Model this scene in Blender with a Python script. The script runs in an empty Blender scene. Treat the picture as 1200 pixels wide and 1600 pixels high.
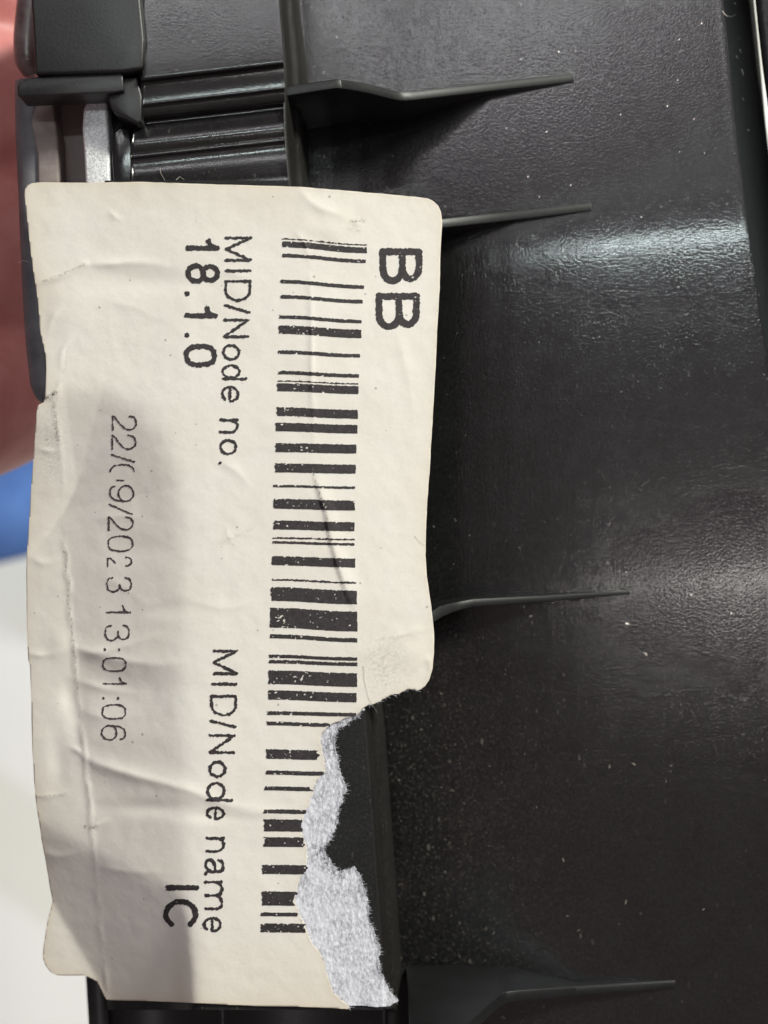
import bpy, math, random
import numpy as np
from mathutils import Vector, Matrix

# ---------------------------------------------------------------- units
# lengths are written in "u": 16000 u = 1 m (16 u = 1 mm)
S = 1.0 / 16000.0
D = 2400.0                       # camera height over the top of the housing, in u
SC = bpy.context.scene
R = math.radians

def P(px, py, z):
    """point at height z (u) seen along the sight line traced for (px, py)"""
    k = (D - z) / D * S
    return ((px - 600.0) * k, (800.0 - py) * k, z * S)

# ---------------------------------------------------------------- camera
cam = bpy.data.objects.new('camera', bpy.data.cameras.new('camera'))
SC.collection.objects.link(cam)
cam.location = (0, 0, D * S)
cam.data.sensor_fit = 'VERTICAL'
cam.data.sensor_height = 24.0
cam.data.lens = 24.0 * D / 1600.0
cam.data.clip_start = 0.005
cam.data.clip_end = 20.0
cam.data.dof.use_dof = True
cam.data.dof.focus_distance = (D + 20) * S
cam.data.dof.aperture_fstop = 12.0
SC.camera = cam

# ---------------------------------------------------------------- world, lamps, exposure
w = bpy.data.worlds.new('World'); SC.world = w; w.use_nodes = True
bg = w.node_tree.nodes['Background']
bg.inputs[0].default_value = (1.0, 0.74, 0.78, 1)
bg.inputs[1].default_value = 0.115
SC.view_settings.view_transform = 'Standard'
SC.view_settings.look = 'None'
SC.view_settings.exposure = 0.0
SC.view_settings.gamma = 1.0

def area(name, xa, ya, dist, sx, sy, power, col, rz=0.0, target=(0, 0, -0.01)):
    """area lamp seen from the housing at x angle xa, y angle ya from straight up"""
    l = bpy.data.lights.new(name, 'AREA'); l.shape = 'RECTANGLE'
    l.size = sx; l.size_y = sy; l.energy = power; l.color = col
    o = bpy.data.objects.new(name, l); SC.collection.objects.link(o)
    d = Vector((math.tan(R(xa)), math.tan(R(ya)), 1.0)).normalized()
    t = Vector(target)
    o.location = t + d * dist
    x = Vector((math.cos(R(rz)), math.sin(R(rz)), 0)); y = d.cross(x).normalized(); x = y.cross(d).normalized()
    o.rotation_euler = Matrix(((x.x, y.x, d.x), (x.y, y.y, d.y), (x.z, y.z, d.z))).to_euler()
    return o
area('workshop_lamp', 47, 42, 1.0, 0.16, 0.16, 12.5, (0.99, 1.0, 0.895))
area('upper_fill', -1, 30, 1.3, 0.85, 0.50, 0.62, (0.98, 0.97, 1.0))  # added soft light, greys the upper panel by its reflection
area('side_fill', 2, 2, 1.3, 0.75, 0.60, 0.18, (1.0, 0.93, 0.93))  # area light added for the sheen on the panel's right side
area('low_warm_fill', 2, -28, 1.3, 0.75, 0.5, 0.06, (1.0, 0.90, 0.78))  # weak warm fill, added to lift the panel's lower right
area('tube_lamp_middle', -0.5, 11.9, 1.0, 0.30, 0.012, 1.15, (0.87, 1.0, 0.99))
area('tube_lamp_far', -19, 32, 1.05, 0.6, 0.014, 0.75, (0.97, 0.97, 1.0))
area('tube_lamp_near', 4.0, -13.0, 1.0, 0.16, 0.014, 0.42, (1.0, 0.97, 0.93))

# ---------------------------------------------------------------- helpers
def obj(name, me, mat=None, parent=None, **props):
    o = bpy.data.objects.new(name, me); SC.collection.objects.link(o)
    if mat is not None and me is not None: me.materials.append(mat)
    if parent is not None: o.parent = parent
    for k, v in props.items(): o[k] = v
    return o

def mesh(name, verts, faces, smooth=True):
    me = bpy.data.meshes.new(name)
    me.from_pydata([tuple(map(float, v)) for v in verts], [], faces)
    me.validate(); me.update()
    if smooth: me.polygons.foreach_set('use_smooth', [True] * len(me.polygons))
    return me

def thing(name, label, cat, loc=(0, 0, 0), **props):
    o = bpy.data.objects.new(name, None); SC.collection.objects.link(o)
    o['label'] = label; o['category'] = cat
    for k, v in props.items(): o[k] = v
    return o

def bevel(o, width, seg=2, ang=35):
    m = o.modifiers.new('bevel', 'BEVEL'); m.width = width * S; m.segments = seg
    m.limit_method = 'ANGLE'; m.angle_limit = R(ang)
    m.harden_normals = False
    return o

_rng = np.random.RandomState(7)
_tab = {}
def vnoise(x, y, sx, sy, seed):
    """smooth value noise in 0..1"""
    if seed not in _tab: _tab[seed] = np.random.RandomState(seed).rand(256, 256)
    t = _tab[seed]
    u = np.asarray(x, float) / sx; v = np.asarray(y, float) / sy
    iu = np.floor(u).astype(int); iv = np.floor(v).astype(int)
    fu = u - iu; fv = v - iv
    fu = fu * fu * (3 - 2 * fu); fv = fv * fv * (3 - 2 * fv)
    a = t[iv % 256, iu % 256]; b = t[iv % 256, (iu + 1) % 256]
    c = t[(iv + 1) % 256, iu % 256]; d = t[(iv + 1) % 256, (iu + 1) % 256]
    return (a * (1 - fu) + b * fu) * (1 - fv) + (c * (1 - fu) + d * fu) * fv

def seg_dist(X, Y, pts):
    """distance to a polyline and the position (0..1) along it"""
    best = np.full(np.shape(X), 1e9); tt = np.zeros(np.shape(X)); n = len(pts) - 1
    for i in range(n):
        ax, ay = pts[i]; bx, by = pts[i + 1]
        dx, dy = bx - ax, by - ay; L = dx * dx + dy * dy + 1e-9
        t = np.clip(((X - ax) * dx + (Y - ay) * dy) / L, 0, 1)
        d = np.hypot(X - ax - t * dx, Y - ay - t * dy)
        m = d < best
        best = np.where(m, d, best); tt = np.where(m, (i + t) / n, tt)
    return best, tt

def inside(X, Y, poly):
    r = np.zeros(np.shape(X), bool); n = len(poly)
    for i in range(n):
        x1, y1 = poly[i]; x2, y2 = poly[(i + 1) % n]
        if y1 == y2: continue
        c = ((y1 > Y) != (y2 > Y)) & (X < (x2 - x1) * (Y - y1) / (y2 - y1) + x1)
        r ^= c
    return r

def sdf(X, Y, poly):
    d, _ = seg_dist(X, Y, list(poly) + [poly[0]])
    return np.where(inside(X, Y, poly), d, -d)

def march(field, x0, x1, y0, y1, c):
    """outline-following sheet of the area where field > 0: 2-D points and faces"""
    nx = int(math.ceil((x1 - x0) / c)) + 1; ny = int(math.ceil((y1 - y0) / c)) + 1
    xs = x0 + np.arange(nx) * c; ys = y0 + np.arange(ny) * c
    X, Y = np.meshgrid(xs, ys); F = field(X, Y)
    pos = F > 0
    vid = {}; V = []; faces = []
    def gv(i, j):
        k = (i, j)
        if k not in vid: vid[k] = len(V); V.append((xs[i], ys[j]))
        return vid[k]
    def ev(i, j, i2, j2):
        k = (i, j, i2, j2) if (i, j) < (i2, j2) else (i2, j2, i, j)
        if k not in vid:
            a = F[k[1], k[0]]; b = F[k[3], k[2]]; t = a / (a - b)
            t = min(max(t, 0.03), 0.97)
            vid[k] = len(V)
            V.append((xs[k[0]] + (xs[k[2]] - xs[k[0]]) * t, ys[k[1]] + (ys[k[3]] - ys[k[1]]) * t))
        return vid[k]
    any_ = pos[:-1, :-1] | pos[1:, :-1] | pos[:-1, 1:] | pos[1:, 1:]
    for j, i in zip(*np.nonzero(any_)):
        i = int(i); j = int(j)
        cs = ((i, j + 1), (i + 1, j + 1), (i + 1, j), (i, j))      # counter-clockwise seen from above (y runs down)
        f = []
        for a in range(4):
            p = cs[a]; q = cs[(a + 1) % 4]
            pp = pos[p[1], p[0]]; pq = pos[q[1], q[0]]
            if pp: f.append(gv(*p))
            if pp != pq: f.append(ev(p[0], p[1], q[0], q[1]))
        if len(f) >= 3: faces.append(f)
    return np.array(V) if V else np.zeros((0, 2)), faces

def interp(pts):
    xs = [p[0] for p in pts]; vs = [p[1] for p in pts]
    return lambda t: np.interp(t, xs, vs)

def smooth_interp(pts, w):
    f = interp(pts)
    ks = np.linspace(-1, 1, 9); wt = np.exp(-3 * ks ** 2); wt /= wt.sum()
    return lambda t: sum(f(np.asarray(t, float) + k * w) * q for k, q in zip(ks, wt))

def sp(x, w):
    """soft ramp max(0, x) rounded over w"""
    return 0.5 * (x + np.sqrt(x * x + w * w)) - 0.0

def catmull(pts, n=10):
    pts = [np.array(p, float) for p in pts]
    P_ = [2 * pts[0] - pts[1]] + pts + [2 * pts[-1] - pts[-2]]
    out = []
    for i in range(1, len(P_) - 2):
        for k in range(n):
            t = k / n
            a, b, c, d = P_[i - 1], P_[i], P_[i + 1], P_[i + 2]
            out.append(0.5 * ((2 * b) + (c - a) * t + (2 * a - 5 * b + 4 * c - d) * t * t + (3 * b - a - 3 * c + d) * t ** 3))
    out.append(pts[-1])
    return out

# ---------------------------------------------------------------- materials
def newmat(name):
    m = bpy.data.materials.new(name); m.use_nodes = True
    nt = m.node_tree; return m, nt, nt.nodes['Principled BSDF']

def N(nt, kind, **kw):
    n = nt.nodes.new(kind)
    for k, v in kw.items():
        if k.startswith('i_'):
            key = k[2:]
            n.inputs[int(key) if key.isdigit() else key.replace('_', ' ')].default_value = v
        else: setattr(n, k, v)
    return n

def coords(nt, scale=(1, 1, 1)):
    tc = N(nt, 'ShaderNodeTexCoord'); mp = N(nt, 'ShaderNodeMapping')
    mp.inputs['Scale'].default_value = tuple(s / S for s in scale)      # texture space in u
    nt.links.new(tc.outputs['Object'], mp.inputs['Vector'])
    return mp.outputs['Vector']

def noise(nt, vec, feature, detail=3, rough=0.55):
    n = N(nt, 'ShaderNodeTexNoise'); n.inputs['Scale'].default_value = 1.0 / feature
    n.inputs['Detail'].default_value = detail; n.inputs['Roughness'].default_value = rough
    nt.links.new(vec, n.inputs['Vector']); return n.outputs['Fac']

def ramp(nt, fac, stops):
    r = N(nt, 'ShaderNodeValToRGB'); e = r.color_ramp.elements
    while len(e) < len(stops): e.new(0.5)
    for q, (p, c) in zip(e, stops):
        q.position = p; q.color = (c, c, c, 1) if isinstance(c, (int, float)) else tuple(c) + (1,)
    nt.links.new(fac, r.inputs['Fac']); return r.outputs['Color']

def mixc(nt, fac, a, b, mode='MIX'):
    m = N(nt, 'ShaderNodeMix', data_type='RGBA', blend_type=mode)
    for i, v in ((0, fac), (6, a), (7, b)):
        if hasattr(v, 'is_linked') or hasattr(v, 'links'): nt.links.new(v, m.inputs[i])
        else: m.inputs[i].default_value = v if i == 0 else tuple(v) + (1,)
    return m.outputs[2]

def mth(nt, op, a, b=None, clamp=False):
    m = N(nt, 'ShaderNodeMath', operation=op, use_clamp=clamp)
    for i, v in ((0, a), (1, b)):
        if v is None: continue
        if hasattr(v, 'links'): nt.links.new(v, m.inputs[i])
        else: m.inputs[i].default_value = v
    return m.outputs[0]

def bump(nt, bsdf, height, dist, strength=1.0, prev=None):
    b = N(nt, 'ShaderNodeBump'); b.inputs['Distance'].default_value = dist * S
    b.inputs['Strength'].default_value = strength
    nt.links.new(height, b.inputs['Height'])
    if prev is not None: nt.links.new(prev, b.inputs['Normal'])
    nt.links.new(b.outputs['Normal'], bsdf.inputs['Normal'])
    return b.outputs['Normal']

def attr(nt, name):
    return N(nt, 'ShaderNodeAttribute', attribute_name=name).outputs['Fac']

def specks(nt, vec, size, thr, seed_shift=0.0):
    """small scattered specks: 1 inside"""
    v = N(nt, 'ShaderNodeTexVoronoi'); v.inputs['Scale'].default_value = 1.0 / size
    v.inputs['Randomness'].default_value = 1.0
    mp = N(nt, 'ShaderNodeMapping'); mp.inputs['Location'].default_value = (seed_shift, seed_shift * .7, 0)
    nt.links.new(vec, mp.inputs['Vector']); nt.links.new(mp.outputs[0], v.inputs['Vector'])
    sep = N(nt, 'ShaderNodeSeparateColor'); nt.links.new(v.outputs['Color'], sep.inputs[0])
    # each cell gets a radius of its own, most of them none
    rad = mth(nt, 'MULTIPLY', mth(nt, 'SUBTRACT', sep.outputs[0], 1 - thr, True), 0.30 / thr)
    return mth(nt, 'GREATER_THAN', rad, v.outputs['Distance'])

def plastic(name, base=(0.0045, 0.0047, 0.0052), rough=0.14, grain=4.0, grain_h=0.31, streak=0.0, dust=1.0, spec=1.0):
    m, nt, b = newmat(name)
    vec = coords(nt)
    n1 = noise(nt, vec, grain, 2, 0.6)
    n2 = noise(nt, vec, 60, 3, 0.5)
    col = mixc(nt, ramp(nt, n2, ((0.35, 0.0), (0.7, 1.0))), base, tuple(c * 1.5 + 0.001 for c in base))
    # fine pale dust film and specks, thicker where the mesh says so
    dm = attr(nt, 'dust')
    s1 = specks(nt, vec, 5.0, 0.30)
    st = coords(nt, (1.0, 0.45, 1.0))
    s2 = specks(nt, st, 9.0, 0.12, 31.0)
    s3 = specks(nt, vec, 9.0, 0.012, 77.0)
    film = mth(nt, 'MULTIPLY', ramp(nt, noise(nt, vec, 5.0, 3, 0.8), ((0.50, 0.0), (0.72, 1.0))), 0.42)
    tot = mth(nt, 'MULTIPLY', mth(nt, 'ADD', mth(nt, 'ADD', mth(nt, 'MULTIPLY', s1, 0.55), mth(nt, 'MULTIPLY', s2, 0.8)), film), dm, True)
    tot = mth(nt, 'ADD', tot, mth(nt, 'MULTIPLY', s3, 0.3 * dust), True)
    col = mixc(nt, mth(nt, 'MULTIPLY', tot, 0.62 * dust), col, (0.20, 0.175, 0.145))
    col = mixc(nt, ramp(nt, noise(nt, coords(nt, (1.0, 0.7, 1.0)), 4.0, 3, 0.8), ((0.42, 0.0), (0.72, 0.55))), col, (0.024, 0.0235, 0.024))
    nt.links.new(col, b.inputs['Base Color'])
    rr = mth(nt, 'ADD', mth(nt, 'MULTIPLY', noise(nt, vec, 25, 4, 0.6), 0.10), rough - 0.05)
    rr = mth(nt, 'ADD', rr, mth(nt, 'MULTIPLY', tot, 0.4), True)
    nt.links.new(rr, b.inputs['Roughness'])
    b.inputs['Specular IOR Level'].default_value = spec
    h = n1
    prev = bump(nt, b, h, grain_h, 1.0)
    if streak > 0:
        sv = coords(nt, (1.0, 0.07, 1.0))
        prev = bump(nt, b, noise(nt, sv, 3.2, 3, 0.7), streak, 1.0, prev)
    return m

M_panel = plastic('black_moulded_plastic', streak=0.22)
M_block = plastic('black_smooth_plastic', rough=0.17, grain=3.9, grain_h=0.16, spec=0.75)
M_matt = plastic('black_matt_plastic', base=(0.007, 0.0067, 0.0072), rough=0.40, grain=4.0, grain_h=0.3, spec=0.6)
M_fin = plastic('black_rib_plastic', base=(0.006, 0.0062, 0.007), rough=0.42, grain=6, grain_h=0.1, dust=0.4, spec=0.45)

def make_paper():
    m, nt, b = newmat('label_paper')
    vec = coords(nt)
    n = noise(nt, vec, 120, 3, 0.5); f = noise(nt, vec, 5, 3, 0.6)
    c = mixc(nt, ramp(nt, n, ((0.35, 0.0), (0.68, 1.0))), (0.755, 0.715, 0.665), (0.775, 0.745, 0.705))
    c = mixc(nt, ramp(nt, f, ((0.3, 0.0), (0.75, 0.22))), c, (0.60, 0.56, 0.49))
    # yellowed handling stains and real dirt lodged along the creases and rim
    c = mixc(nt, attr(nt, 'stain'), c, (0.60, 0.50, 0.375))
    g = mth(nt, 'MULTIPLY', attr(nt, 'grime'), ramp(nt, noise(nt, vec, 4.5, 4, 0.8), ((0.42, 0.0), (0.60, 1.0))), True)
    c = mixc(nt, g, c, (0.10, 0.085, 0.07))
    s = specks(nt, vec, 8, 0.02, 5.0)
    c = mixc(nt, mth(nt, 'MULTIPLY', s, 0.45), c, (0.16, 0.13, 0.11))
    nt.links.new(c, b.inputs['Base Color'])
    b.inputs['Roughness'].default_value = 0.62
    b.inputs['Specular IOR Level'].default_value = 0.25
    p = bump(nt, b, noise(nt, vec, 3.0, 3, 0.6), 0.10)
    bump(nt, b, noise(nt, vec, 26, 3, 0.5), 0.9, 1.0, p)
    return m
M_paper = make_paper()

def make_ink():
    m, nt, b = newmat('thermal_ink')
    vec = coords(nt)
    c = mixc(nt, ramp(nt, noise(nt, vec, 5, 4, 0.75), ((0.30, 0.0), (0.80, 1.0))), (0.015, 0.011, 0.013), (0.062, 0.051, 0.054))
    nt.links.new(c, b.inputs['Base Color'])
    b.inputs['Roughness'].default_value = 0.5
    b.inputs['Specular IOR Level'].default_value = 0.35
    bump(nt, b, noise(nt, vec, 2.5, 2, 0.6), 0.12)
    return m
M_ink = make_ink()


def make_torn():
    m, nt, b = newmat('torn_paper_fibre')
    vec = coords(nt, (1.0, 0.55, 1.0)); v2 = coords(nt)
    a = ramp(nt, noise(nt, vec, 3.6, 4, 0.8), ((0.36, 0.0), (0.60, 1.0)))
    bl = ramp(nt, noise(nt, v2, 38, 3, 0.6), ((0.30, 0.85), (0.62, 0.25)))
    dark = mth(nt, 'MULTIPLY', mth(nt, 'SUBTRACT', 1.0, a), mth(nt, 'ADD', bl, attr(nt, 'thin')), True)
    c = mixc(nt, dark, (0.74, 0.74, 0.81), (0.13, 0.13, 0.16))
    nt.links.new(c, b.inputs['Base Color'])
    b.inputs['Roughness'].default_value = 0.9
    b.inputs['Specular IOR Level'].default_value = 0.1
    bump(nt, b, noise(nt, vec, 3.0, 4, 0.75), 1.1)
    return m
M_torn = make_torn()

def make_metal():
    m, nt, b = newmat('sandblasted_aluminium')
    vec = coords(nt)
    f = noise(nt, vec, 3.2, 3, 0.7)
    c = mixc(nt, ramp(nt, f, ((0.35, 0.0), (0.65, 1.0))), (0.50, 0.50, 0.53), (0.97, 0.97, 0.98))
    nt.links.new(c, b.inputs['Base Color'])
    b.inputs['Metallic'].default_value = 0.25; b.inputs['Roughness'].default_value = 0.42
    bump(nt, b, f, 1.0)
    return m
M_metal = make_metal()

def simple(name, c1, c2, feat, rough, bh=0.0, bf=4.0, metallic=0.0, spec=0.5):
    m, nt, b = newmat(name); vec = coords(nt)
    c = mixc(nt, ramp(nt, noise(nt, vec, feat, 4, 0.6), ((0.32, 0.0), (0.70, 1.0))), c1, c2)
    nt.links.new(c, b.inputs['Base Color'])
    b.inputs['Roughness'].default_value = rough; b.inputs['Metallic'].default_value = metallic
    b.inputs['Specular IOR Level'].default_value = spec
    if bh: bump(nt, b, noise(nt, vec, bf, 3, 0.6), bh)
    return m
M_ink_faint = simple('faint_thermal_ink', (0.035, 0.027, 0.030), (0.13, 0.105, 0.11), 5, 0.6, spec=0.3)
M_slate = simple('slate_rubber', (0.085, 0.086, 0.098), (0.15, 0.145, 0.16), 40, 0.55, 0.5, 9)
M_grey = simple('grey_cast_plastic', (0.19, 0.15, 0.145), (0.28, 0.235, 0.22), 26, 0.6, 0.8, 8)
M_mauve = simple('mauve_grey_plastic', (0.15, 0.10, 0.10), (0.19, 0.135, 0.13), 40, 0.5, 0.3, 9)
M_dusty = simple('dusty_wall_plastic', (0.018, 0.016, 0.015), (0.085, 0.068, 0.056), 7, 0.7, 0.8, 4)
M_lint = simple('pale_lint', (0.55, 0.50, 0.42), (0.75, 0.70, 0.62), 10, 0.8)
M_blue = simple('blue_woven_cloth', (0.09, 0.21, 0.60), (0.12, 0.26, 0.66), 60, 0.85, 1.5, 7)
M_rail = simple('grey_gloss_rail', (0.02, 0.02, 0.025), (0.05, 0.05, 0.055), 8, 0.65, 0.6, 5)

def make_skin():
    m, nt, b = newmat('skin'); vec = coords(nt)
    c = mixc(nt, ramp(nt, noise(nt, vec, 70, 4, 0.6), ((0.3, 0.0), (0.7, 1.0))), (0.48, 0.155, 0.145), (0.60, 0.24, 0.225))
    nt.links.new(c, b.inputs['Base Color'])
    b.inputs['Roughness'].default_value = 0.5
    b.inputs['Subsurface Weight'].default_value = 0.15
    b.inputs['Subsurface Scale'].default_value = 0.002
    b.inputs['Subsurface Radius'].default_value = (1.0, 0.35, 0.2)
    v = N(nt, 'ShaderNodeTexVoronoi', feature='DISTANCE_TO_EDGE'); v.inputs['Scale'].default_value = 1 / 9.0
    nt.links.new(vec, v.inputs['Vector']); bump(nt, b, v.outputs['Distance'], 1.0, 0.5)
    return m
M_skin = make_skin()

def make_table():
    m, nt, b = newmat('white_tabletop'); vec = coords(nt)
    # broad pale bands running diagonally over the white top
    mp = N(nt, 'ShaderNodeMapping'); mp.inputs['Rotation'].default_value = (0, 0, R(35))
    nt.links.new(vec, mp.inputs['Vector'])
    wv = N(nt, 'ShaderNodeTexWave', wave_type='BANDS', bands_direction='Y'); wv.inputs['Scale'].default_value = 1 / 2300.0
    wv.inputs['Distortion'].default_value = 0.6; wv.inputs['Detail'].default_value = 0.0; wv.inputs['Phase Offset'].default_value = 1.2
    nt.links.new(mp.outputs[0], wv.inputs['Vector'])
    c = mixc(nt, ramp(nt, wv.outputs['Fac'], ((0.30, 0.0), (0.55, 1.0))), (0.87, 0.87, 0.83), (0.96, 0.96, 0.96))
    nt.links.new(c, b.inputs['Base Color']); b.inputs['Roughness'].default_value = 0.5
    return m
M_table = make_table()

# ---------------------------------------------------------------- shared shape of the housing
edge_x = smooth_interp([(-200, 430), (0, 438), (110, 447), (210, 449), (285, 455), (640, 497), (950, 545), (1120, 573), (1300, 586), (1500, 600), (1800, 612)], 30)
left_x = smooth_interp([(-200, 170), (285, 165), (430, 135), (620, 82), (780, 94), (880, 104), (990, 112), (1080, 121), (1190, 133), (1290, 143), (1400, 152), (1490, 160), (1560, 167), (1800, 172)], 14)
right_x = smooth_interp([(-200, 1105), (0, 1130), (100, 1140), (200, 1149), (330, 1166), (420, 1178), (500, 1190), (570, 1200), (800, 1230), (1200, 1275), (1800, 1330)], 20)

SHADE = [(40, 628), (100, 606), (160, 610), (215, 635), (255, 690), (280, 760), (286, 860), (285, 1000), (285, 1200), (285, 1400), (288, 1600), (290, 1900)]  # outline of the shaded area, rendered by tilting the surface
def region_drop(X, Y):
    """the lower left of the top leans away to the left, shaped past a curved break to darken like a cast shadow"""
    d, t = seg_dist(X, Y, SHADE)
    ins = inside(X, Y, [(-400, 660)] + SHADE + [(-400, 1900)])
    s = np.where(ins, d, -d)
    s = s + 3.0 * (vnoise(X, Y, 90, 90, 3) - 0.5) * 2
    return -0.43 * (sp(s, 22.0) - sp(np.full_like(s, -160.0), 22.0))

def base_h(X, Y):
    X = np.asarray(X, float); Y = np.asarray(Y, float)
    h = region_drop(X, Y)
    # gentle lean left of x=285 above the break too
    top = 1 / (1 + np.exp((Y - 640) / 40.0))
    h = h - 0.07 * sp(283 - X, 10) * top
    # extra tilt towards the bottom, put in to shade the lowest left quarter
    diag = (Y - (1330 + (X - 150) * 0.50)) * 0.9
    h = h - 0.46 * sp(diag, 10) * (1 / (1 + np.exp((X - 284) / 7.0)))
    return h

def flap_h(X, Y):
    """paper right of the housing's edge slopes down towards the ribs; left of it it bends again"""
    fx = smooth_interp([(200, 468), (300, 470), (380, 481), (560, 488), (700, 489), (760, 498), (850, 522), (950, 544), (1050, 556), (1120, 560), (1250, 600), (1800, 700)], 12)(Y)
    r = sp(X - fx, 9)
    h = -0.075 * r
    lx = left_x(Y)
    l = sp(lx - X, 5)
    up = np.interp(Y, [280, 420, 600, 700, 900, 1000, 1150, 1300, 1400, 1460, 1550], [0.0, 0.02, -0.05, -0.08, 0.18, 0.20, 0.20, 0.10, 0.05, 0.08, 0.12])
    h = h + up * l
    # crease ridge over the housing's left edge
    h = h + 2.6 * (vnoise(X, Y, 400, 26, 13) - 0.15) * np.exp(-((X - lx + 5 * (vnoise(X, Y, 400, 16, 14) - 0.5)) / 4.0) ** 2) * (1 / (1 + np.exp(-(Y - 840) / 20.0)))
    # turned-up corner tab at the lower left
    side = ((X - 80) * (1522 - 1405) - (Y - 1405) * (148 - 80)) / math.hypot(117, 68)
    h = h + 0.55 * sp(-side, 3) * (1 / (1 + np.exp(-(Y - 1400) / 6.0)))
    return h

RIDGES = [
    ([(40, 1020), (70, 1024), (108, 1012)], 3.0, 6), ([(60, 700), (80, 706), (98, 700)], 2.0, 5), ([(46, 870), (70, 880), (100, 872)], 2.2, 7), ([(112, 1060), (170, 1078), (240, 1085)], 3.5, 9),
    ([(125, 1110), (170, 1122), (230, 1118)], 2.5, 10), ([(86, 640), (92, 680), (98, 740), (98, 800)], 1.6, 4), ([(60, 1330), (100, 1338), (140, 1325)], 3.0, 9), ([(168, 470), (210, 480), (250, 500)], 1.5, 9),
    ([(95, 480), (80, 500), (76, 530)], 2.0, 5), ([(300, 940), (360, 950), (420, 930)], 1.4, 9), ([(620, 520), (640, 600), (650, 700)], 1.3, 10),  # polyline, height, width, (taper start, taper end)
    ([(62, 442), (95, 432), (132, 413), (140, 410)], 3.4, 6),
    ([(132, 413), (175, 412), (225, 410), (285, 420)], 4.5, 9),
    ([(95, 575), (97, 550), (108, 532), (120, 521)], 2.0, 4),
    ([(75, 622), (90, 610), (96, 580)], 3.0, 4),
    ([(122, 1013), (150, 1020), (200, 1008), (270, 985)], 6.0, 11),
    ([(120, 1014), (180, 1030), (250, 1038), (300, 1034)], 5.5, 14),
    ([(137, 1185), (160, 1196), (210, 1212), (285, 1232), (360, 1258), (420, 1262)], 8.0, 12),
    ([(112, 1168), (125, 1176), (133, 1190)], 4.5, 5),
    ([(56, 1245), (85, 1243), (112, 1237)], 2.5, 5),
    ([(145, 1292), (155, 1287), (172, 1279)], 4.0, 4),
    ([(136, 1225), (142, 1260), (146, 1292)], 2.5, 4),
    ([(156, 1354), (200, 1362), (285, 1365)], 2.0, 7),
    ([(470, 300), (495, 322), (530, 335), (548, 340)], 3.0, 9),
    ([(462, 362), (478, 385), (486, 420)], 1.8, 4),
    ([(484, 430), (487, 520), (487, 600), (490, 660), (490, 735)], 2.2, 4),
    ([(548, 346), (560, 350), (570, 347)], 2.2, 3.5),
    ([(345, 722), (372, 738), (392, 762)], 1.8, 7),
    ([(344, 848), (360, 840), (390, 826)], 1.6, 5),
    ([(352, 826), (358, 840), (368, 855)], 1.2, 4),
    ([(150, 812), (185, 806), (230, 812)], 2.0, 9),
    ([(160, 905), (190, 915), (205, 925)], 1.4, 8),
    ([(575, 1025), (610, 1000), (650, 985), (677, 985)], 2.2, 9),
    ([(650, 1045), (668, 1030), (672, 1050), (655, 1066)], 2.5, 5),
    ([(345, 425), (375, 430), (400, 440)], 1.0, 5),
    ([(170, 330), (182, 340), (195, 345)], 2.0, 4),
    ([(205, 930), (240, 945), (285, 925)], 1.8, 12),
]
FOLD = [(488, 735), (497, 765), (509, 800), (516, 842), (528, 885), (541, 925), (556, 958)]
def wrinkle_h(X, Y):
    h = np.zeros(np.shape(X))
    for pts, a, wd in RIDGES:
        p = catmull(pts, 4)
        x0 = min(q[0] for q in p) - 40; x1 = max(q[0] for q in p) + 40
        y0 = min(q[1] for q in p) - 40; y1 = max(q[1] for q in p) + 40
        m = (X > x0) & (X < x1) & (Y > y0) & (Y < y1)
        if not m.any(): continue
        d, t = seg_dist(X[m], Y[m], p)
        tp = np.clip(1.6 * (1 - t), 0, 1) * np.clip((0.35 + 2.2 * t), 0, 1)
        # sharp crest, soft foot
        h[m] += 1.35 * a * tp * (np.exp(-np.sqrt((d / wd) ** 2 + 0.08) * 1.35))
    # overlapping fold beside the barcode: a low step that falls to the right
    d, t = seg_dist(X, Y, catmull(FOLD, 5))
    fx = np.interp(Y, [q[1] for q in FOLD], [q[0] for q in FOLD])
    s = X - fx
    h += 3.4 * np.where(s > 0, np.exp(-(s / 16.0) ** 2), np.exp(-(s / 3.4) ** 2)) * np.exp(-(np.maximum(d - np.abs(s), 0) / 8.0) ** 2) * np.clip(np.sin(np.clip(t, 0, 1) * math.pi) * 1.4, 0, 1)
    # broad shallow dents
    for (cx, cy, rx, ry, a) in ((200, 1075, 75, 26, -4.5), (205, 1150, 70, 24, 2.0), (230, 440, 70, 20, -4.0), (120, 1130, 14, 60, -3.0), (92, 1190, 16, 40, -3.5),
                                (240, 1262, 70, 12, -4.0), (95, 1010, 18, 26, 3.0), (108, 1090, 12, 22, -3.0), (380, 300, 60, 26, 1.5), (520, 360, 26, 16, 2.0),
                                (220, 860, 60, 20, -2.0), (260, 950, 40, 14, -2.0), (330, 1274, 60, 10, -2.2), (405, 1270, 50, 9, 2.0), (640, 1020, 30, 20, 1.5), (110, 480, 40, 50, 3.0)):
        h += a * np.exp(-((X - cx) / rx) ** 2 - ((Y - cy) / ry) ** 2)
    h += 1.3 * (vnoise(X, Y, 55, 55, 11) - 0.5) + 0.5 * (vnoise(X, Y, 17, 17, 12) - 0.5)
    return h

def label_h(X, Y):
    X = np.asarray(X, float); Y = np.asarray(Y, float)
    return 6.0 + base_h(X, Y) + flap_h(X, Y) + wrinkle_h(X, Y)

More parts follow.
